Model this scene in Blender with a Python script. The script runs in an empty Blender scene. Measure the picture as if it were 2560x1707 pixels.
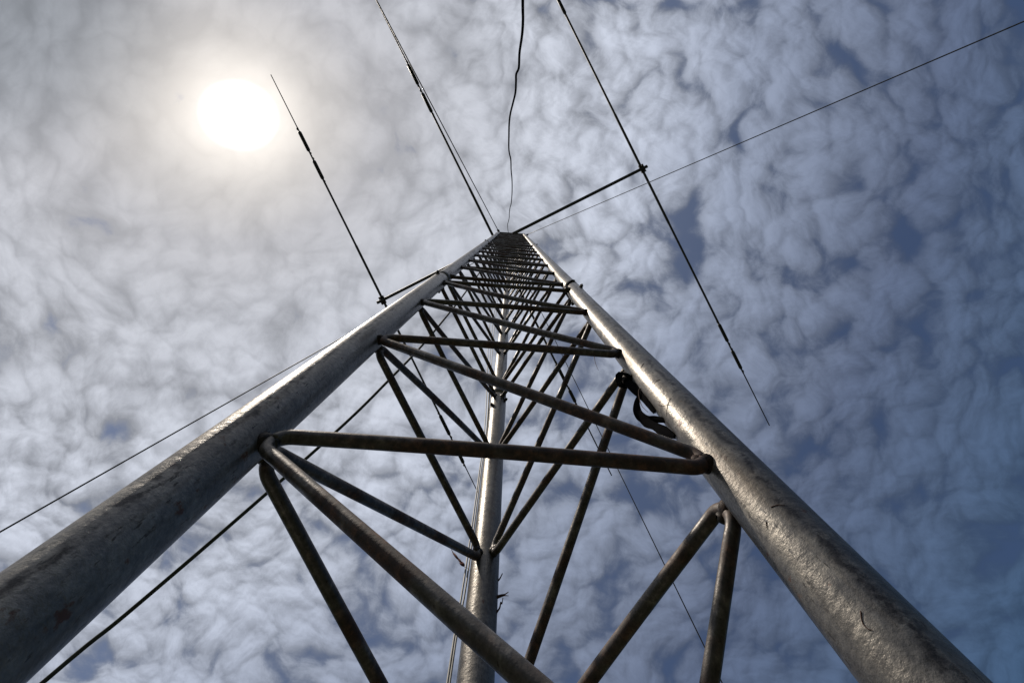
import bpy, bmesh, math, random
from mathutils import Vector, Matrix
random.seed(7)
R = math.radians
S = bpy.context.scene
COL = S.collection

# ------------------------------------------------------------------ units
# one unit of the plan = the width of a mast face (leg axis to leg axis)
W = 0.42
EYE = 2.5                      # camera height above the ground, in face widths
def P(x, y, z): return Vector((x * W, y * W, (z + EYE) * W))

# ------------------------------------------------------------------ camera
cam = bpy.data.cameras.new('camera')
cam.sensor_width = 36.0
cam.lens = 36.0 * 1100.0 / 2560.0
cam.shift_x = -0.0006
cam.shift_y = -0.1168
cam.clip_start = 0.01
cam.clip_end = 2000.0
cam_o = bpy.data.objects.new('camera', cam)
COL.objects.link(cam_o)
cr, sr = 0.99735927, 0.07262569
cam_o.matrix_world = Matrix.Translation(P(.0106, -.4771, 0)) @ Matrix((
    (cr, -sr, 0, 0), (-sr, -cr, 0, 0), (0, 0, -1, 0), (0, 0, 0, 1)))
S.camera = cam_o

# ------------------------------------------------------------------ sun and sky
SUN = Vector((-.5292, -.1623, .8328)).normalized()
SUN_EL = math.asin(SUN.z)
SUN_ROT = math.atan2(SUN.x, SUN.y)
sl = bpy.data.lights.new('sun', 'SUN')
sl.energy = 4.2
sl.angle = R(1.2)
sl.color = (1.0, .90, .78)
so = bpy.data.objects.new('sun', sl)
COL.objects.link(so)
so.rotation_euler = SUN.to_track_quat('Z', 'Y').to_euler()
so.location = (0, 0, 30)

S.view_settings.view_transform = 'Standard'
S.view_settings.look = 'None'
S.view_settings.exposure = 0.0
S.view_settings.gamma = 1.0


class NT:
    """small helper for node trees"""
    def __init__(s, tree):
        s.t = tree; s.n = tree.nodes; s.l = tree.links
    def put(s, sock, v):
        if isinstance(v, bpy.types.NodeSocket): s.l.new(v, sock)
        else:
            if sock.type == 'RGBA' and len(v) == 3: v = (*v, 1)
            sock.default_value = v
    def new(s, kind, **kw):
        n = s.n.new(kind)
        for k, v in kw.items(): setattr(n, k, v)
        return n
    def m(s, op, a, b=0.0, c=0.0, clamp=False):
        n = s.new('ShaderNodeMath', operation=op, use_clamp=clamp)
        s.put(n.inputs[0], a); s.put(n.inputs[1], b); s.put(n.inputs[2], c)
        return n.outputs[0]
    def v(s, op, a, b=(0, 0, 0), scale=None):
        n = s.new('ShaderNodeVectorMath', operation=op)
        s.put(n.inputs[0], a); s.put(n.inputs[1], b)
        if scale is not None: s.put(n.inputs['Scale'], scale)
        return n.outputs['Value'] if op in ('DOT_PRODUCT', 'LENGTH', 'DISTANCE') else n.outputs[0]
    def rng(s, x, a, b, c=0.0, d=1.0, smooth=False):
        n = s.new('ShaderNodeMapRange', interpolation_type='SMOOTHSTEP' if smooth else 'LINEAR')
        for i, q in enumerate((x, a, b, c, d)): s.put(n.inputs[i], q)
        return n.outputs[0]
    def noise(s, vec, scale, detail=4.0, rough=.5, dist=0.0, lac=2.0):
        n = s.new('ShaderNodeTexNoise')
        s.put(n.inputs['Vector'], vec); s.put(n.inputs['Scale'], scale)
        n.inputs['Detail'].default_value = detail; n.inputs['Roughness'].default_value = rough
        n.inputs['Distortion'].default_value = dist; n.inputs['Lacunarity'].default_value = lac
        return n.outputs
    def ramp(s, x, stops, interp='LINEAR'):
        n = s.new('ShaderNodeValToRGB'); e = n.color_ramp.elements
        n.color_ramp.interpolation = interp
        while len(e) < len(stops): e.new(.5)
        for q, (p, c) in zip(e, stops):
            q.position = p; q.color = (*c, 1) if len(c) == 3 else c
        s.put(n.inputs[0], x)
        return n.outputs[0]
    def mix(s, f, a, b, blend='MIX'):
        n = s.new('ShaderNodeMix', data_type='RGBA', blend_type=blend)
        s.put(n.inputs[0], f)
        s.put(n.inputs[6], a); s.put(n.inputs[7], b)
        return n.outputs[2]


world = bpy.data.worlds.new('World')
S.world = world
world.use_nodes = True
k = NT(world.node_tree)
k.n.clear()
sky = k.new('ShaderNodeTexSky', sky_type='NISHITA')
sky.sun_disc = False
sky.sun_elevation = SUN_EL
sky.sun_rotation = SUN_ROT
sky.altitude = 200
sky.dust_density = 0.6
d = k.new('ShaderNodeTexCoord').outputs['Generated']
sep = k.new('ShaderNodeSeparateXYZ'); k.put(sep.inputs[0], d)
zz = k.m('MAXIMUM', sep.outputs[2], 0.03)
# the cloud sheet is flat and high up: where each line of sight meets it
inv = k.m('DIVIDE', 1.0, k.m('ADD', zz, .03))
uv = k.v('SCALE', d, scale=inv)
flat = k.v('MULTIPLY', uv, (1, 1, 0))
# angle from the sun in degrees
cosang = k.v('DOT_PRODUCT', d, tuple(SUN))
ang = k.m('MULTIPLY', k.m('ARCCOSINE', k.m('MINIMUM', cosang, .99999)), 57.2958)
# billows
def jitter(vec, scale, amount, detail=3):
    n = k.noise(vec, scale, detail, .55)['Color']
    return k.v('MULTIPLY', k.v('ADD', vec, k.v('SCALE', k.v('SUBTRACT', n, (.5, .5, .5)), scale=amount)), (1, 1, 0))
def heads(vec, scale, smooth):
    n = k.new('ShaderNodeTexVoronoi', feature='SMOOTH_F1')
    k.put(n.inputs['Vector'], vec); n.inputs['Scale'].default_value = scale
    n.inputs['Smoothness'].default_value = smooth
    q = n.outputs['Distance']
    return k.m('SUBTRACT', 1.0, k.m('MULTIPLY', k.m('MULTIPLY', q, q), 1.9))
def billows(vec):
    """rounded heads packed together, each carrying smaller heads"""
    a = k.m('MULTIPLY', heads(vec, 12.0, .42), .56)
    b = k.m('MULTIPLY', heads(k.v('ADD', vec, (3.1, 1.7, 0)), 25.0, .38), .32)
    c = k.m('MULTIPLY', k.noise(vec, 52.0, 5, .66)['Fac'], .50)
    return k.m('ADD', k.m('ADD', a, b), c)
p1 = jitter(flat, 2.4, .18)
p2 = jitter(jitter(p1, 8.0, .050, 2), 20.0, .012, 2)
tosun = (SUN.x / (SUN.z + .03), SUN.y / (SUN.z + .03), 0)
step = k.v('SCALE', k.v('NORMALIZE', k.v('SUBTRACT', tosun, flat)), scale=.010)
h0 = billows(p2)
h1 = billows(k.v('ADD', p2, step))
fb = k.noise(p2, 6.0, 6, .58)['Fac']
low = k.noise(flat, 2.3, 3, .5)['Fac']
# thick near the sun, thinner and parted towards the far side
dens = k.m('ADD', k.m('MULTIPLY', h0, 1.15), k.m('MULTIPLY', fb, .85))
dens = k.m('ADD', dens, k.m('MULTIPLY', low, .55))
dens = k.m('SUBTRACT', dens, .62)
# far off towards the horizon the heads close up into an even sheet
near = k.rng(sep.outputs[2], .06, .20, 0.0, 1.0, True)
dens = k.m('ADD', k.m('MULTIPLY', dens, near), k.m('MULTIPLY', k.m('SUBTRACT', 1.0, near), .75))
thick = k.rng(ang, 12, 52, 1.05, .36)
dens = k.m('ADD', dens, thick)
cov = k.rng(dens, .42, 1.18, 0.0, 1.0, True)
# light scattered through the sheet, falling off with the angle from the sun
lit = k.ramp(k.m('DIVIDE', ang, 100.0), [
    (.00, (.92, .88, .84)), (.045, (.86, .81, .76)), (.08, (.64, .615, .60)), (.14, (.52, .52, .55)),
    (.22, (.50, .515, .565)), (.33, (.475, .50, .565)), (.46, (.43, .465, .55)), (.58, (.245, .282, .372)),
    (.74, (.098, .128, .205)), (.90, (.045, .088, .165))])
# darkened lobe low in the west: lens corner falloff painted into the sheet's colour
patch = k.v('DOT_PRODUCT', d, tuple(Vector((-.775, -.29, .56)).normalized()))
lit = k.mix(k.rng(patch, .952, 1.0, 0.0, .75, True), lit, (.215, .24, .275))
relief = k.m('MULTIPLY', k.rng(ang, 6, 36, .15, 1.0), k.rng(ang, 45, 80, 1.0, .72))
depth = k.rng(k.m('SUBTRACT', dens, thick), .30, 1.25, -.36, .28)
# the side of each head that faces the sun is the brighter one
side = k.rng(k.m('SUBTRACT', h0, h1), -.16, .16, -.125, .125)
side = k.m('MULTIPLY', k.m('MULTIPLY', side, near), k.rng(ang, 10, 42, .35, 1.0))
billow = k.m('ADD', 1.0, k.m('MULTIPLY', k.m('ADD', depth, side), relief))
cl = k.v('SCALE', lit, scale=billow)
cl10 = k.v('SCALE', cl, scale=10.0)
# air between the billows: blue sky seen through thin veil lit by the sun
skyc = k.v('MULTIPLY', sky.outputs[0], (.55, .60, .72))
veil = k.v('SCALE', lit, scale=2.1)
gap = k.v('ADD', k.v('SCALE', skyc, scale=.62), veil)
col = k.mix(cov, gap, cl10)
# aureole of the sun behind the sheet
disc = k.rng(ang, 2.6, 4.0, 8.0, 0.0, True)
halo = k.m('MULTIPLY', k.m('EXPONENT', k.m('MULTIPLY', ang, -.32)), 6.0)
glow = k.v('ADD', k.v('SCALE', (1, 1, 1), scale=disc), k.v('SCALE', (1.0, .92, .85), scale=halo))
col = k.v('ADD', col, glow)
bg = k.new('ShaderNodeBackground'); k.put(bg.inputs[0], col); bg.inputs[1].default_value = 0.1
out = k.new('ShaderNodeOutputWorld'); k.l.new(bg.outputs[0], out.inputs[0])


# ------------------------------------------------------------------ materials
def material(name):
    m = bpy.data.materials.new(name); m.use_nodes = True
    t = NT(m.node_tree); t.n.clear()
    b = t.new('ShaderNodeBsdfPrincipled'); o = t.new('ShaderNodeOutputMaterial')
    t.l.new(b.outputs[0], o.inputs[0])
    return m, t, b

def galvanised(name, tone=1.0, seam=None):
    """old zinc coated pipe: mottled spangle, scuffs, rust specks, runs of dirt along the weld seam"""
    m, t, b = material(name)
    oc = t.new('ShaderNodeTexCoord').outputs['Object']
    xyz = t.new('ShaderNodeSeparateXYZ'); t.put(xyz.inputs[0], oc)
    ang = t.m('ARCTAN2', xyz.outputs[1], xyz.outputs[0])
    cyl = t.new('ShaderNodeCombineXYZ')
    t.put(cyl.inputs[0], t.m('MULTIPLY', t.m('COSINE', ang), .0235))
    t.put(cyl.inputs[1], t.m('MULTIPLY', t.m('SINE', ang), .0235)); t.put(cyl.inputs[2], xyz.outputs[2])
    c = cyl.outputs[0]
    mott = t.noise(c, 55, 6, .65)['Fac']
    big = t.noise(c, 9, 3, .55)['Fac']
    spang = t.noise(c, 240, 5, .7)['Fac']
    colr = t.ramp(t.m('ADD', t.m('MULTIPLY', mott, .52), t.m('MULTIPLY', spang, .48)), [
        (.32, (.13 * tone, .127 * tone, .122 * tone)), (.50, (.29 * tone, .271 * tone, .243 * tone)),
        (.68, (.50 * tone, .465 * tone, .405 * tone))])
    colr = t.mix(t.rng(big, .42, .72, 0, .45), colr, (.17 * tone, .15 * tone, .125 * tone))
    # scuffs across the pipe
    sc_v = t.v('MULTIPLY', c, (1, 1, .33))
    sc = t.noise(sc_v, 300, 4, .6)['Fac']
    scuff = t.m('MULTIPLY', t.rng(sc, .585, .63, 0, 1), t.rng(mott, .46, .56, 0, .9))
    colr = t.mix(scuff, colr, (.030, .027, .025))
    # rust specks
    ru = t.noise(t.v('ADD', c, (3, 1, 7)), 75, 4, .6)['Fac']
    rust = t.rng(ru, .645, .70, 0, .85)
    colr = t.mix(rust, colr, (.085, .030, .014))
    # brown film in streaks along the pipe
    fv = t.v('MULTIPLY', c, (1, 1, .10))
    film = t.rng(t.noise(fv, 70, 4, .55)['Fac'], .52, .74, 0, .55)
    colr = t.mix(film, colr, (.115 * tone, .088 * tone, .064 * tone))
    if seam is not None:
        wob = t.m('MULTIPLY', t.m('SUBTRACT', t.noise(c, 30, 5, .7)['Fac'], .5), 1.1)
        dist = t.m('ABSOLUTE', t.m('SUBTRACT', t.m('ADD', ang, wob), seam))
        line = t.m('MULTIPLY', t.rng(dist, .05, .22, 1, 0), t.rng(t.noise(c, 95, 4, .6)['Fac'], .42, .54, .10, 1))
        colr = t.mix(t.m('MULTIPLY', line, .85), colr, (.028, .026, .026))
    t.put(b.inputs['Base Color'], colr)
    t.put(b.inputs['Metallic'], t.m('SUBTRACT', .72, t.m('MULTIPLY', t.m('MAXIMUM', rust, scuff), .7)))
    t.put(b.inputs['Roughness'], t.m('ADD', t.rng(mott, .3, .7, .30, .46), t.m('MULTIPLY', film, .28)))
    # rings of the rolling mill and grain
    rip = t.noise(t.v('MULTIPLY', c, (.6, .6, 1)), 190, 3, .6)['Fac']
    h = t.m('ADD', t.m('MULTIPLY', rip, .7), t.m('MULTIPLY', spang, .75))
    bp = t.new('ShaderNodeBump'); bp.inputs['Strength'].default_value = .5; bp.inputs['Distance'].default_value = .0011
    t.put(bp.inputs['Height'], h); t.l.new(bp.outputs[0], b.inputs['Normal'])
    return m

def brace_metal():
    m, t, b = material('weathered_brace_steel')
    g = t.new('ShaderNodeNewGeometry').outputs['Position']
    n1 = t.noise(g, 26, 5, .62)['Fac']; n2 = t.noise(g, 130, 5, .65)['Fac']; n3 = t.noise(g, 6, 2, .5)['Fac']
    colr = t.ramp(n2, [(.3, (.028, .025, .022)), (.55, (.078, .071, .064)), (.75, (.19, .172, .152))])
    rust = t.rng(t.m('ADD', t.m('MULTIPLY', n1, .6), t.m('MULTIPLY', n3, .45)), .47, .58, 0, .95)
    rc = t.ramp(n2, [(.35, (.010, .005, .004)), (.52, (.036, .015, .008)), (.72, (.11, .048, .024))])
    colr = t.mix(rust, colr, rc)
    sp = t.rng(t.noise(t.v('ADD', g, (5, 2, 1)), 210, 3, .6)['Fac'], .66, .72, 0, .8)
    colr = t.mix(sp, colr, (.022, .014, .010))
    t.put(b.inputs['Base Color'], colr)
    t.put(b.inputs['Metallic'], t.m('SUBTRACT', .5, t.m('MULTIPLY', rust, .5)))
    t.put(b.inputs['Roughness'], t.rng(rust, 0, 1, .38, .72))
    bp = t.new('ShaderNodeBump'); bp.inputs['Strength'].default_value = .5; bp.inputs['Distance'].default_value = .0008
    t.put(bp.inputs['Height'], n2); t.l.new(bp.outputs[0], b.inputs['Normal'])
    return m

def simple(name, c, rough, metal=0.0, var=.35, scale=40, spec=.3):
    m, t, b = material(name)
    g = t.new('ShaderNodeTexCoord').outputs['Object']
    n = t.noise(g, scale, 4, .6)['Fac']
    lo = tuple(q * (1 - var) for q in c); hi = tuple(q * (1 + var) for q in c)
    t.put(b.inputs['Base Color'], t.ramp(n, [(.3, lo), (.7, hi)]))
    b.inputs['Metallic'].default_value = metal; b.inputs['Roughness'].default_value = rough
    b.inputs['Specular IOR Level'].default_value = spec
    return m

M_LEG = [galvanised('galvanised_pipe_smooth', .74, -1.45), galvanised('galvanised_pipe_seamed', .60, -1.80),
         galvanised('galvanised_pipe', .52, None)]
M_BRACE = brace_metal()
M_BOLT = simple('dark_bolt_steel', (.035, .030, .028), .6, .4)
M_PLATE = simple('top_plate_steel', (.05, .055, .052), .6, .3)
M_ALU = simple('dull_antenna_tube', (.055, .054, .055), .55, .3)
M_TRAP = simple('black_trap_cover', (.018, .018, .018), .5)
M_WIRE = simple('guy_strand', (.06, .06, .062), .55, .5)
M_COAX = simple('black_cable_jacket', (.009, .009, .010), .85, spec=.0)
M_ROPE = simple('grey_green_cable', (.030, .035, .027), .75)
M_FEED = simple('grey_cable_jacket', (.30, .295, .28), .5)
M_TAPE = simple('black_plastic_strap', (.006, .006, .0065), .95, spec=0.0)
M_TWIG = simple('dry_stem', (.045, .022, .016), .85)
M_TIP = simple('torn_stem_tip', (.22, .10, .04), .85)
M_LEAF = simple('dry_leaf', (.10, .028, .018), .8)
M_CONC = simple('concrete', (.30, .29, .27), .9, 0, .2, 12)

def ground_mat():
    m, t, b = material('rough_grass')
    g = t.new('ShaderNodeNewGeometry').outputs['Position']
    a = t.noise(g, 1.3, 6, .65)['Fac']; f = t.noise(g, 30, 5, .7)['Fac']
    c1 = t.ramp(f, [(.3, (.012, .018, .007)), (.7, (.042, .054, .020))])
    t.put(b.inputs['Base Color'], t.mix(t.rng(a, .5, .68, 0, .8), c1, (.060, .048, .033)))
    b.inputs['Roughness'].default_value = .95
    return m
M_GROUND = ground_mat()


# ------------------------------------------------------------------ shape helpers
def obj(name, bm, mat, parent=None, loc=None, smooth=True):
    me = bpy.data.meshes.new(name)
    bmesh.ops.recalc_face_normals(bm, faces=bm.faces[:])
    bm.to_mesh(me); bm.free()
    for p in me.polygons: p.use_smooth = smooth
    me.materials.append(mat)
    o = bpy.data.objects.new(name, me); COL.objects.link(o)
    if loc is not None: o.location = loc
    if parent: o.parent = parent
    return o

def thing(name, label, cat, loc, group=None):
    o = bpy.data.objects.new(name, None); COL.objects.link(o)
    o.empty_display_size = .1
    o.location = loc
    return tag(o, label, cat, group)

def tag(o, label, cat, group=None):
    o['label'] = label; o['category'] = cat
    if group: o['group'] = group
    return o

def sweep(bm, pts, rad, n=12, cap=True, squash=None):
    """tube along a path with one frame carried along it; rad is a number or a list"""
    pts = [Vector(p) for p in pts]
    rr = rad if isinstance(rad, (list, tuple)) else [rad] * len(pts)
    t0 = (pts[1] - pts[0]).normalized()
    up = Vector((0, 0, 1)) if abs(t0.z) < .9 else Vector((1, 0, 0))
    nrm = t0.cross(up).normalized()
    rings = []
    for i, p in enumerate(pts):
        a = pts[max(i - 1, 0)]; c = pts[min(i + 1, len(pts) - 1)]
        t = (c - a)
        t = t.normalized() if t.length > 1e-9 else t0
        nrm = (nrm - t * nrm.dot(t)).normalized()
        bi = t.cross(nrm)
        r = max(rr[i], 1e-5)
        sx, sy = squash if squash else (1, 1)
        rings.append([bm.verts.new(p + nrm * (r * sx * math.cos(2 * math.pi * q / n)) + bi * (r * sy * math.sin(2 * math.pi * q / n)))
                      for q in range(n)])
    for a, b in zip(rings, rings[1:]):
        for q in range(n):
            bm.faces.new((a[q], a[(q + 1) % n], b[(q + 1) % n], b[q]))
    if cap:
        bm.faces.new(rings[0][::-1]); bm.faces.new(rings[-1])

def lathe_z(bm, prof, n=48):
    rings = [[bm.verts.new((r * math.cos(2 * math.pi * q / n), r * math.sin(2 * math.pi * q / n), z)) for q in range(n)] for r, z in prof]
    for a, b in zip(rings, rings[1:]):
        for q in range(n): bm.faces.new((a[q], a[(q + 1) % n], b[(q + 1) % n], b[q]))
    bm.faces.new(rings[0][::-1]); bm.faces.new(rings[-1])

def blob(bm, c, r, sc=(1, 1, 1), seg=10, rings=7):
    res = bmesh.ops.create_uvsphere(bm, u_segments=seg, v_segments=rings, radius=1)
    bmesh.ops.scale(bm, vec=(r * sc[0], r * sc[1], r * sc[2]), verts=res['verts'])
    bmesh.ops.translate(bm, vec=c, verts=res['verts'])

def hexbolt(bm, c, ax, r, h):
    """hexagon head with washer along ax"""
    ax = Vector(ax).normalized(); c = Vector(c)
    sweep(bm, [c, c + ax * h * .25], r * 1.25, 14)
    sweep(bm, [c + ax * h * .25, c + ax * h], r, 6)
    sweep(bm, [c + ax * h, c + ax * h * 1.35], r * .55, 8)

def box(bm, c, size, rot=None):
    res = bmesh.ops.create_cube(bm, size=1)
    bmesh.ops.scale(bm, vec=size, verts=res['verts'])
    if rot is not None: bmesh.ops.rotate(bm, cent=(0, 0, 0), matrix=rot, verts=res['verts'])
    bmesh.ops.translate(bm, vec=c, verts=res['verts'])

def smooth_path(pts, sub=6):
    """Catmull-Rom through the points"""
    pts = [Vector(p) for p in pts]
    e = [pts[0] * 2 - pts[1]] + pts + [pts[-1] * 2 - pts[-2]]
    outp = []
    for i in range(1, len(e) - 2):
        a, b, c, dd = e[i - 1], e[i], e[i + 1], e[i + 2]
        for q in range(sub):
            u = q / sub
            outp.append(.5 * ((2 * b) + (c - a) * u + (2 * a - 5 * b + 4 * c - dd) * u * u + (3 * b - a - 3 * c + dd) * u ** 3))
    outp.append(pts[-1])
    return outp


# ------------------------------------------------------------------ ground
bm = bmesh.new()
rings = []
for r in [0.0, 1, 2, 4, 8, 16, 40, 120, 400, 1200]:
    if r == 0: rings.append([bm.verts.new((0, 0, 0))]); continue
    rings.append([bm.verts.new((r * math.cos(q * math.pi / 24), r * math.sin(q * math.pi / 24),
                                0 if r < 4 else random.uniform(-.06, .06) * min(r, 30) * .15)) for q in range(48)])
for q in range(48): bm.faces.new((rings[0][0], rings[1][q], rings[1][(q + 1) % 48]))
for a, b in zip(rings[1:], rings[2:]):
    for q in range(48): bm.faces.new((a[q], b[q], b[(q + 1) % 48], a[(q + 1) % 48]))
g = obj('ground', bm, M_GROUND); g['kind'] = 'structure'
bm = bmesh.new()
box(bm, (0, 0, 0), (1.0, 1.0, .30))
bmesh.ops.bevel(bm, geom=bm.edges[:], offset=.015, segments=2, affect='EDGES')
f = obj('concrete_footing', bm, M_CONC, loc=(0, .2887 * W, -.11), smooth=False); f['kind'] = 'structure'

# ------------------------------------------------------------------ the lattice mast
H3 = math.sqrt(3) / 2
LEGS = [(-.5, 0.0), (.5, 0.0), (0.0, H3)]
RL = .0556
RB = .0141
tower = thing('lattice_mast', 'tall three-legged galvanised lattice mast of welded pipe, seen from its foot',
              'radio mast', (0, .2887 * W, .04))
T0 = tower.location.copy()
def under(o, parent_loc=T0):      # children are given in world metres
    o.location = o.location - parent_loc
    return o

# sections: (bottom, top, nodes)
SEC = [(-2.4, 3.33, [.906 + .776 * i for i in range(-4, 4)]),
       (3.33, 8.99, [3.53 + .768 * i for i in range(8)]),
       (8.99, 14.65, [9.19 + .766 * i for i in range(8)]),
       (14.65, 17.12, [14.85 + .742 * i for i in range(4)])]
for li, (lx, ly) in enumerate(LEGS):
    for si, (zb, zt, nodes) in enumerate(SEC):
        L = (zt - zb) * W
        r = RL * W
        top = si == len(SEC) - 1
        prof = [] if si else [(r * .90, 0), (r * .955, .001)]
        if si: prof += [(r * .90, .002 * W), (r * 1.03, 0.0), (r * 1.04, .10 * W), (r * 1.015, .24 * W), (r, .32 * W)]
        else: prof += [(r, .002)]
        if top: prof += [(r, L - .003), (r * .95, L)]
        else: prof += [(r, L - .42 * W), (r * 1.045, L - .22 * W), (r * 1.055, L - .06 * W), (r * .99, L - .03 * W), (r * .98, L + .03 * W)]
        bm = bmesh.new(); lathe_z(bm, prof)
        leg = under(obj('leg', bm, M_LEG[li], tower, P(lx, ly, zb)))
        if si == 0:
            bm = bmesh.new(); box(bm, (0, 0, .004), (.11, .11, .012))
            bmesh.ops.bevel(bm, geom=bm.edges[:], offset=.002, segments=1, affect='EDGES')
            obj('foot_plate', bm, M_BOLT, leg, smooth=False)
        if not top:
            # two bolts through each joint, square to each other
            for hz, az in ((-.11, .0), (-.24, math.pi / 2)):
                base = az + (math.atan2(ly - .2887, lx)) + .9
                ax = Vector((math.cos(base), math.sin(base), 0))
                z = L + hz * W
                for sgn in (1, -1):
                    bm = bmesh.new(); hexbolt(bm, ax * sgn * r * 1.02 + Vector((0, 0, z)), ax * sgn, r * .22, r * .36)
                    obj('bolt', bm, M_BOLT, leg, smooth=False)

def brace_path(verts, rho):
    """bent rod through the vertices: list of pieces, each with half a bend at both ends"""
    bends = []
    for i, v in enumerate(verts):
        if i in (0, len(verts) - 1): bends.append(None); continue
        a = (verts[i - 1] - v).normalized(); b = (verts[i + 1] - v).normalized()
        half = a.angle(b) / 2
        tl = rho / math.tan(half)
        bis = (a + b).normalized(); c = v + bis * (rho / math.sin(half))
        p0 = v + a * tl; p1 = v + b * tl
        arc = []
        u0 = (p0 - c).normalized(); u1 = (p1 - c).normalized(); th = u0.angle(u1)
        for q in range(11):
            s = q / 10
            arc.append(c + (u0 * math.sin((1 - s) * th) + u1 * math.sin(s * th)) / math.sin(th) * rho)
        bends.append(arc)
    pieces = []
    for i in range(len(verts) - 1):
        st = bends[i][5:] if bends[i] else [verts[i] + (verts[i + 1] - verts[i]).normalized() * (RL * .6)]
        en = bends[i + 1][:6] if bends[i + 1] else [verts[i + 1] + (verts[i] - verts[i + 1]).normalized() * (RL * .6)]
        pieces.append((st, en))
    return pieces

# each diagonal climbs from the second leg to the first; the third pair is the small lift of the nodes on each leg
FACES = [(0, 1, 0, 0), (2, 0, .055, -.008), (1, 2, -.030, .022)]
for fi, (l1, l2, d1, d2) in enumerate(FACES):
    for si, (zb, zt, nodes) in enumerate(SEC):
        V = []
        # the front rods are welded a little proud of the legs' centre line
        proud = (.0145, .008, .004, .0)[si] if fi == 0 else 0.0
        for zn in nodes:
            zn = zn * (1 - proud / .477)
            sag = -.030 if (fi == 0 and si == 0 and abs(zn - .126) < .03) else 0.0     # the second rod from the bottom was bent down
            e1 = Vector((.010, 0)) if (fi == 0 and si == 0) else Vector((0, 0))
            V.append(Vector((LEGS[l1][0] + e1.x, LEGS[l1][1] - proud, zn + d1 + e1.x * .5))); V.append(Vector((LEGS[l2][0], LEGS[l2][1] - proud, zn + d2 + sag)))
        for i, (st, en) in enumerate(brace_path(V, .033)):
            horizontal = i % 2 == 0
            a, b = st[-1], en[0]
            mid = []
            bow = 0
            if fi == 0 and si == 0 and i == len(V) - 3: bow = .075
            jx = [random.uniform(-1, 1) * (.0012 if st[0].z < .5 else .0036) for _ in range(3)]
            for q in range(1, 10):
                u = q / 10; p = a.lerp(b, u); w = math.sin(math.pi * u)
                p = p + Vector((jx[0], jx[1], jx[2])) * w - Vector((0, 0, bow)) * w
                mid.append(p)
            pts = [P(*p) - T0 for p in (st + mid + en)]
            bm = bmesh.new(); sweep(bm, pts, RB * W * (.88 if (fi == 0 and si == 0 and i == 7) else (1, 1, .95, .9)[si]), 16)
            # weld beads where the rod meets the pipe
            for node, leg_i in ((st[0], l1 if horizontal else l2), (en[-1], l2 if horizontal else l1)):
                lx, ly = LEGS[leg_i]
                dv = Vector((node.x - lx, node.y - ly, 0))
                if dv.length > 1e-6:
                    on = Vector((lx, ly, node.z)) + dv.normalized() * (RL + .002)
                    blob(bm, P(*on) - T0, .0195 * W, (1, 1, .95), 12, 8)
                    # the bead carried into the crook of the bend
                    crook = Vector((lx, ly, node.z)) + dv.normalized() * (RL + .022)
                    blob(bm, P(*crook) - T0, .0125 * W, (1.1, .9, 1.15), 10, 7)
            obj('horizontal_brace' if horizontal else 'diagonal_brace', bm, M_BRACE, tower)

# top plate: a flat triangle with its corners cut and a hole for the tube
bm = bmesh.new()
zt = 17.125
pts = []
for i in range(3):
    a = Vector(LEGS[i]); b = Vector(LEGS[(i + 1) % 3]); c0 = Vector((0, .2887))
    ea = c0 + (a - c0) * 1.16; eb = c0 + (b - c0) * 1.16
    pts += [ea.lerp(eb, .09), ea.lerp(eb, .91)]
lo = [bm.verts.new(P(p.x, p.y, zt) - T0) for p in pts]
hi = [bm.verts.new(P(p.x, p.y, zt + .035) - T0) for p in pts]
bm.faces.new(lo[::-1]); bm.faces.new(hi)
for q in range(6): bm.faces.new((lo[q], lo[(q + 1) % 6], hi[(q + 1) % 6], hi[q]))
obj('top_plate', bm, M_PLATE, tower, smooth=False)

# ------------------------------------------------------------------ the beam antenna
ZA = 18.7
ant = thing('beam_antenna', 'dark three-element beam antenna with trap coils, fixed above the mast top', 'antenna', P(0, .065, 17.0))
A0 = ant.location.copy()
def part(name, bm, m, parent=ant, smooth=True): return obj(name, bm, m, parent, None, smooth)
bm = bmesh.new(); sweep(bm, [P(0, .12, 16.3) - A0, P(0, .12, 19.0) - A0], .055 * W, 20); part('rotating_tube', bm, M_ALU)
bx0, bx1 = Vector((-5.48, 3.373)), Vector((5.544, -3.243))
bdir = (bx1 - bx0).normalized()
edir = Vector((.508, .861)).normalized()
bm = bmesh.new()
sweep(bm, [P(bx0.x, bx0.y, ZA) - A0, P(0, .07, ZA + .02) - A0, P(bx1.x, bx1.y, ZA) - A0], .066 * W, 18)
part('boom', bm, M_ALU)
rotm = Matrix.Rotation(math.atan2(bdir.y, bdir.x), 3, 'Z')
bm = bmesh.new(); box(bm, P(0, .09, ZA + .01) - A0, (.32 * W, .16 * W, .34 * W), rotm); part('boom_clamp', bm, M_BOLT, smooth=False)

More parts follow.
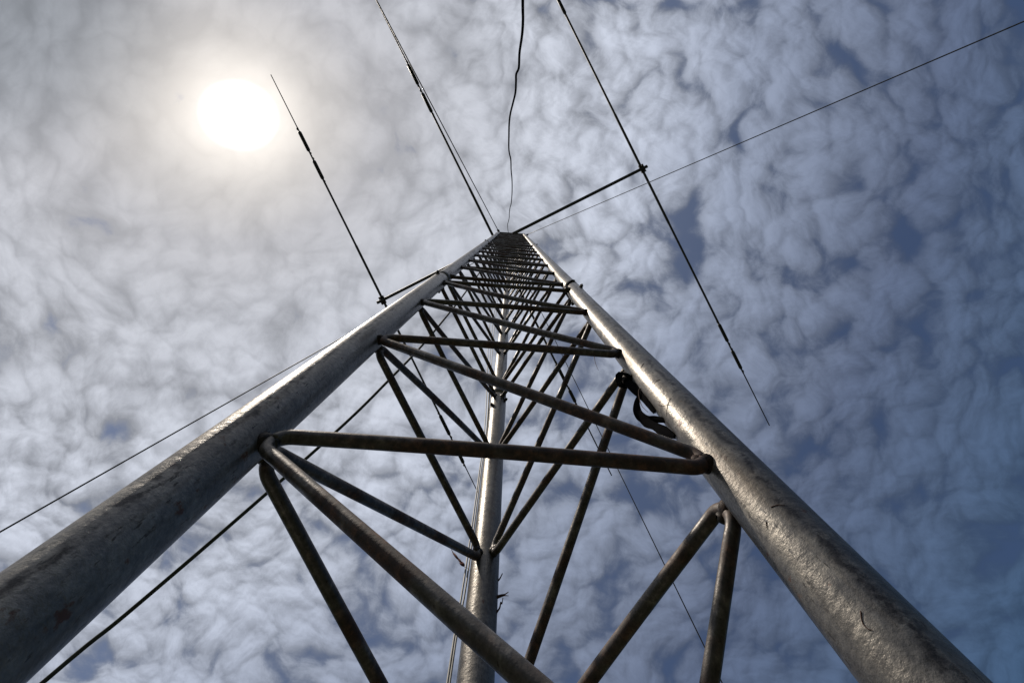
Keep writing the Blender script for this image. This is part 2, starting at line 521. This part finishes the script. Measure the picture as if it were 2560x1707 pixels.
def element(cx, cy, left, right, tipr, rmid, z=ZA):
    """tapered element across the boom; each side = (length, (trap start, trap end), (trap start, trap end))"""
    c = Vector((cx, cy))
    half = max(left[0], right[0])
    def at(s, dz=0): q = c + edir * s; return P(q.x, q.y, z + dz + .09 - .06 * (abs(s) / half) ** 2) - A0
    ss, rr = [], []
    for sg, (ln, ta, tb) in ((-1, left), (1, right)):
        row = [(0, rmid), (2.58, rmid), (2.6, rmid * .86), (ta[0] - .02, rmid * .82), (ta[0], rmid * .66), (tb[1] + .19, rmid * .62), (tb[1] + .2, tipr), (ln, tipr * .8)]
        row = [(sg * a, b) for a, b in row]
        if sg < 0: row = row[::-1][:-1]
        ss += [a for a, _ in row]; rr += [b for _, b in row]
    bm = bmesh.new()
    sweep(bm, [at(s) for s in ss], [r * W for r in rr], 12)
    e = part('element', bm, M_ALU)
    for sg, (ln, ta, tb) in ((-1, left), (1, right)):
        for t0, t1 in (ta, tb):
            b2 = bmesh.new()
            sweep(b2, [at(sg * s) for s in (t0, t0 + .04, t0 + .06, t1 - .06, t1 - .04, t1)], [q * W for q in (.042, .060, .072, .072, .062, .04)], 14)
            part('trap', b2, M_TRAP, e)
            b2 = bmesh.new()
            for s in (t0 - .07, t1 + .09):
                box(b2, at(sg * s) + Vector((.035 * W * random.choice((-1, 1)), 0, 0)), (.075 * W, .04 * W, .06 * W), Matrix.Rotation(math.atan2(edir.y, edir.x), 3, 'Z'))
            part('hose_clamp', b2, M_BOLT, e, False)
    b2 = bmesh.new()
    box(b2, at(0, -.06), (.36 * W, .20 * W, .10 * W), Matrix.Rotation(math.atan2(edir.y, edir.x), 3, 'Z'))
    for s in (-.13, .13):
        sweep(b2, [at(s, -.26), at(s, .12)], .022 * W, 8)
    part('element_bracket', b2, M_BOLT, e, False)

element(-5.27, 3.25, (10.7, (5.73, 6.64), (7.06, 8.02)), (9.15, (5.47, 6.42), (6.94, 7.76)), .022, .050)
element(-.62, .457, (11.45, (6.18, 7.11), (7.50, 8.49)), (11.05, (5.75, 6.6), (7.0, 7.6)), .030, .054)
element(5.35, -3.13, (12.6, (7.35, 8.25), (8.65, 9.55)), (12.19, (7.37, 8.23), (8.64, 9.52)), .027, .056)

# ------------------------------------------------------------------ guys
def guy(label, top, foot, r):
    a, b = P(*top), P(*foot)
    o = thing('guy_wire', label, 'guy wire', b, 'guy wires of the mast')
    a = a - b; b0 = Vector((0, 0, .12)); dv = (b0 - a); L = dv.length; u = dv.normalized()
    bm = bmesh.new()
    pts = [a + dv * q / 24 - Vector((0, 0, .010 * math.sin(math.pi * q / 24))) for q in range(25)]
    sweep(bm, pts, r * W, 8); obj('strand', bm, M_WIRE, o)
    bm = bmesh.new(); s = .30 * W
    sweep(bm, [a + u * s * q for q in (0, .15, .2, .7, .75, 1.0)], [x * W for x in (.014, .014, .038, .034, .016, .014)], 10)
    for q in (.35, .6): box(bm, a + u * s * q + Vector((0, 0, .03 * W)), (.09 * W, .05 * W, .08 * W))
    obj('wire_clamp', bm, M_BOLT, o, smooth=False)
    bm = bmesh.new(); sweep(bm, [b0, Vector((0, 0, -.3)) - u * -.2], .011, 10); obj('anchor_rod', bm, M_BOLT, o)
guy('thin steel guy wire running up and away beside the middle antenna element', (-.475, -.015, 17.15), (-7.0, -11.84, -2.5), .0145)
guy('thin steel guy wire leaving the mast top beside the antenna boom towards the right edge', (.517, .033, 17.08), (12.06, -6.82, -2.5), .0105)
guy('thin steel guy wire descending behind the left leg to the left edge', (-.234, .461, 17.1), (-12.03, 7.46, -2.5), .0125)
guy('thin steel guy wire descending between the braces to the lower right', (.084, .72, 17.1), (7.44, 12.15, -2.5), .0105)

# ------------------------------------------------------------------ cables
def line(name, label, cat, pts, r, m, group=None, sub=6, n=12, kink=0):
    if kink:       # a stiff old cable: small bends all along it
        fin = []
        for a, b in zip(pts, pts[1:]):
            fin.append(a)
            fin.append(tuple((u + v) / 2 + random.uniform(-1, 1) * kink for u, v in zip(a[:2], b[:2])) + ((a[2] + b[2]) / 2,))
        pts = fin + [pts[-1]]
    pts = [P(*p) for p in pts]
    base = pts[-1].copy()
    bm = bmesh.new(); sweep(bm, smooth_path([p - base for p in pts], sub), r * W, n)
    return tag(obj(name, bm, m, loc=base), label, cat, group)

line('hanging_cable', 'wavy black cable hanging loose from the mast top, out in front of the mast', 'cable',
     [(-.1218, -.0222, 17.2), (-.1529, -.364, 15.0), (-.0985, -.5829, 13.0), (-.0816, -.8236, 11.2), (-.0487, -.9705, 10.0), (-.056, -1.235, 8.0),
      (-.0826, -1.3863, 6.5), (-.1124, -1.4609, 5.9), (-.109, -1.5832, 5.0), (-.0751, -1.6792, 4.5), (-.0511, -1.7472, 4.0), (-.0321, -1.7886, 3.75),
      (-.0205, -1.8723, 3.3), (-.0255, -1.912, 2.95), (-.0331, -1.9373, 2.7), (-.05, -2.02, 1.6), (-.02, -2.10, .2), (-.03, -2.2, -1.2), (.0, -2.4, -2.3), (.1, -2.7, -2.48)],
     .0097, M_COAX, kink=.012)
line('slack_cable', 'dark grey-green cable running slanting from the mast top to the lower left corner', 'cable',
     [(-.25, .44, 17.08), (-.50, .52, 16.6), (-.5704, .5719, 11.0), (-.6171, .6547, 9.0), (-.6768, .7334, 7.3), (-.7325, .7967, 6.3), (-.9103, .9937, 5.0),
      (-1.0551, 1.1189, 4.3), (-1.302, 1.3586, 3.8), (-1.7544, 1.7322, 3.1), (-2.1786, 2.0927, 2.7), (-2.3671, 2.217, 2.4), (-3.0, 2.7, 1.2), (-3.6, 3.1, -.6), (-4.0, 3.4, -2.48)],
     .0128, M_ROPE)
FEED_LABEL = ['grey feed cable clipped along the rear leg, outermost of three',
              'grey feed cable along the rear leg, between the two other cables',
              'grey feed cable lying closest to the rear leg']
FEEDS = [[(-.2213, .846, 8.66), (-.1893, .846, 5.85), (-.1428, .846, 4.45), (-.0763, .846, 2.976), (-.0685, .846, 2.25), (-.0719, .846, 1.614), (-.0799, .846, 1.253), (-.082, .846, 0), (-.08, .85, -2.35)],
         [(-.1746, .846, 8.68), (-.1525, .846, 5.86), (-.1187, .846, 4.456), (-.0629, .846, 2.978), (-.0604, .846, 2.25), (-.0617, .846, 1.6147), (-.0731, .846, 1.2538), (-.066, .846, 0), (-.066, .85, -2.35)],
         [(-.1512, .846, 8.7), (-.1261, .846, 5.87), (-.0987, .846, 4.46), (-.0640, .86, 3.175), (-.045, .915, 2.3), (-.036, .925, 1.6), (-.036, .925, 0), (-.036, .925, -2.35)]]
for lab, pts in zip(FEED_LABEL, FEEDS):
    pts = [(-.10 - .02 * FEED_LABEL.index(lab), .80, 16.9), (pts[0][0] * .95, .82, 12.5)] + pts
    line('feed_cable', lab, 'cable', pts, .0034, M_FEED, 'feed cables along the rear leg', 5, 8)

# ------------------------------------------------------------------ black strap tied round the right leg
def ribbon(bm, pts, widths, thick, up):
    """flat band with thickness along a path"""
    pts = smooth_path([P(*p) for p in pts], 5)
    up = Vector(up).normalized(); n = len(pts); rows = []
    for i, p in enumerate(pts):
        t = (pts[min(i + 1, n - 1)] - pts[max(i - 1, 0)]).normalized()
        s = up.cross(t).normalized(); q = t.cross(s)
        u = i / (n - 1) * (len(widths) - 1); j = min(int(u), len(widths) - 2); w = (widths[j] + (widths[j + 1] - widths[j]) * (u - j)) * W
        th = thick * W
        rows.append([bm.verts.new(p + s * w * a + q * th * b) for a, b in ((-.5, -.5), (0, -.8), (.5, -.5), (.5, .5), (0, .2), (-.5, .5))])
    for a, b in zip(rows, rows[1:]):
        for j in range(6): bm.faces.new((a[j], a[(j + 1) % 6], b[(j + 1) % 6], b[j]))
    bm.faces.new(rows[0][::-1]); bm.faces.new(rows[-1])
strap = thing('black_strap', 'torn black plastic strap knotted to a brace and sagging beside the right leg', 'strap', P(.45, .03, 1.2))
SB = strap.location.copy()
def strap_part(name, fn):
    bm = bmesh.new(); fn(bm)
    bmesh.ops.translate(bm, vec=-SB, verts=bm.verts[:])
    obj(name, bm, M_TAPE, strap, smooth=False)
SIDE = (.31, .36, .88)
strap_part('band', lambda bm: ribbon(bm, [(.428, .032, 1.515), (.4333, .0300, 1.458), (.4400, .0260, 1.400), (.446, .0211, 1.333), (.4448, .0183, 1.277), (.4423, .0197, 1.238), (.4396, .0204, 1.215)],
                                     [.012, .026, .032, .030, .026, .016, .006], .005, SIDE))
strap_part('loop', lambda bm: ribbon(bm, [(.4369, .023, 1.352), (.4228, .037, 1.322), (.4129, .045, 1.283), (.4122, .046, 1.246), (.420, .039, 1.2079), (.4329, .0267, 1.1878), (.4487, .0144, 1.158)],
                                     [.006, .016, .024, .027, .024, .018, .012], .006, SIDE))
strap_part('tail', lambda bm: ribbon(bm, [(.4105, .050, 1.243), (.4166, .044, 1.205), (.4254, .036, 1.168), (.4339, .0279, 1.123), (.4449, .0172, 1.075)],
                                     [.014, .026, .020, .028, .010], .006, SIDE))
def knot(bm):
    for q in range(3):
        c = P(.424 + .004 * q, .034 - .003 * q, 1.505 - .012 * q)
        pts = [c + Vector((math.cos(t) * .020 * W, math.sin(t) * .022 * W, math.sin(t * 2) * .012 * W)) for t in [i * math.pi / 6 for i in range(13)]]
        sweep(bm, pts, .0045 * W, 8)
strap_part('knot', knot)
# a second scrap of the same strap wound on the joint above
scrap = thing('tape_scrap', 'short black tape scrap wound round the pipe joint of the right leg', 'tape', P(.47, .0, 3.4))
SC0 = scrap.location.copy()
bm = bmesh.new()
pts = [(.5 + (RL + .004) * math.cos(t), (RL + .004) * math.sin(t), 3.16 + .10 * (t - 2.6)) for t in [2.4 + i * .25 for i in range(12)]]
ribbon(bm, pts, [.01, .03, .03, .012], .006, (.8, .5, .1))
ribbon(bm, [(.447, -.010, 3.30), (.425, .0, 3.24), (.412, .012, 3.16)], [.022, .018, .008], .006, (.25, .3, .9))
bmesh.ops.translate(bm, vec=-SC0, verts=bm.verts[:])
obj('winding', bm, M_TAPE, scrap)

# ------------------------------------------------------------------ dry vine bits caught on the mast
def stem(name, label, cat, pts, r, m, group, sub=4):
    pts = [P(*p) for p in pts]; base = pts[0].copy()
    sp = smooth_path([p - base for p in pts], sub); n = len(sp)
    bm = bmesh.new(); sweep(bm, sp, [r * W * (1 - .6 * i / (n - 1)) for i in range(n)], 7)
    return tag(obj(name, bm, m, loc=base), label, cat, group)
GT = 'dry tendrils caught on the mast'
def onleg(p, leg=1, lift=.004):
    """lay the point on the surface of a leg along its bearing"""
    lx, ly = LEGS[leg]; v = Vector((p[0] - lx, p[1] - ly))
    v = v.normalized() * (RL + lift)
    return (lx + v.x, ly + v.y, p[2])
TEND = [
 ('short dry tendril stuck on the right leg above the black strap', [(.4715, -.0464, 1.4338), (.4634, -.0387, 1.425), (.4594, -.0349, 1.4206)], 1),
 ('short curved dry tendril on the right leg beside the black strap', [(.4738, -.0486, 1.2836), (.4673, -.0424, 1.287), (.4591, -.0346, 1.2848)], 1),
 ('long dark dry tendril lying slantwise on the right leg under the strap loop', [(.4631, -.0384, 1.1652), (.4515, -.0273, 1.153), (.4395, -.0158, 1.1439), (.4284, -.0052, 1.1371)], 1),
 ('dry tendril crossing the long dark one on the right leg', [(.4337, -.0103, 1.1985), (.4382, -.0146, 1.1829), (.4515, -.0273, 1.153), (.4578, -.0333, 1.1405)], 1),
 ('straight dark dry tendril near the lower end of the right leg', [(.4666, -.0418, .7179), (.4747, -.0495, .7151), (.4814, -.0559, .71)], 1),
 ('curled pale dry tendril lowest on the right leg', [(.4637, -.039, .5287), (.4587, -.0342, .5193), (.4586, -.0341, .5114), (.4607, -.0361, .5076)], 1),
 ('tiny bent dry tendril on the bright side of the right leg', [(.4514, -.0273, .7052), (.4483, -.0242, .7008), (.4465, -.0225, .6961)], 1)]
for lab, pts, lg in TEND:
    stem('dry_tendril', lab, 'tendril', [onleg(p, lg, .0008) for p in pts], .0008, M_TWIG, GT)
stem('dry_tendril', 'thin dry tendril dangling in a curve across the black strap', 'tendril',
     [(.446, .008, 1.3635), (.438, .016, 1.3627), (.4290, .0250, 1.3219), (.4250, .0300, 1.2785), (.4280, .0270, 1.234)], .0016, M_TWIG, GT)
stem('dry_tendril', 'hair-thin dry tendril hanging below a brace left of the right leg', 'tendril',
     [(.4012, .0571, 1.8969), (.3885, .0693, 1.7968), (.3842, .0734, 1.7064)], .0016, M_TWIG, GT)
GW = 'broken stems caught on the rear leg'
def on_rear(p): return (p[0], .850, p[2])
stem('broken_stem', 'short dark broken stem on the rear leg, uppermost of three', 'stem', [on_rear(p) for p in [(.0490, 0, 1.620), (.0516, 0, 1.6264), (.0601, 0, 1.6395), (.0686, 0, 1.663)]], .0042, M_TWIG, GW)
tw = stem('broken_stem', 'thick broken stem with torn orange end on the rear leg', 'stem', [on_rear(p) for p in [(.040, 0, 1.550), (.0502, 0, 1.5559), (.067, 0, 1.5641), (.080, 0, 1.569)]], .0072, M_TWIG, GW)
bm = bmesh.new()
for q in range(4):
    a = P(.074, .850, 1.566) - tw.location
    sweep(bm, [a, a + Vector((.018 + random.uniform(-.002, .003), random.uniform(-.003, .003), .010 + random.uniform(-.012, .012))) * W * 1.0], [.0022 * W, .0006 * W], 6)
obj('torn_fibre', bm, M_TIP, tw)
stem('broken_stem', 'thin crooked broken stem on the rear leg, lowest of three', 'stem', [on_rear(p) for p in [(.0500, 0, 1.49), (.0549, 0, 1.5), (.0627, 0, 1.5154), (.0658, 0, 1.5372), (.0697, 0, 1.531), (.0729, 0, 1.5556)]], .0036, M_TWIG, GW)
ls = stem('leaf_strand', 'red-brown withered leaves on a thread left of the rear leg', 'leaf', [(-.1379, .836, 1.7463), (-.1191, .836, 1.7172), (-.0973, .836, 1.6921), (-.0777, .836, 1.665), (-.0671, .836, 1.6608), (-.0516, .836, 1.6469)], .0011, M_TWIG, None)
bm = bmesh.new()
for (x, z, ln, wd) in ((-.118, 1.716, .024, .0050), (-.100, 1.695, .018, .0045), (-.088, 1.679, .016, .009)):
    c = P(x, .836, z) - ls.location; u = Vector((.62, 0, -.78)); v = Vector((.78, .2, .55)).normalized()
    prof = [(-.5, .05), (-.2, .8), (.1, 1.0), (.35, .7), (.5, .05)]
    top = []
    for off in (-.0006, .0006):
        top.append([[bm.verts.new(c + u * (s * ln * W * 2) + v * (sg * w * wd * W) + Vector((0, off * (1 + s) , 0))) for sg in (-1, 1)] for s, w in prof])
    for lay in top:
        for a, b in zip(lay, lay[1:]): bm.faces.new((a[0], a[1], b[1], b[0]))
    for sg in (0, 1):
        for i in range(4): bm.faces.new((top[0][i][sg], top[0][i + 1][sg], top[1][i + 1][sg], top[1][i][sg]))
obj('withered_leaf', bm, M_LEAF, ls)
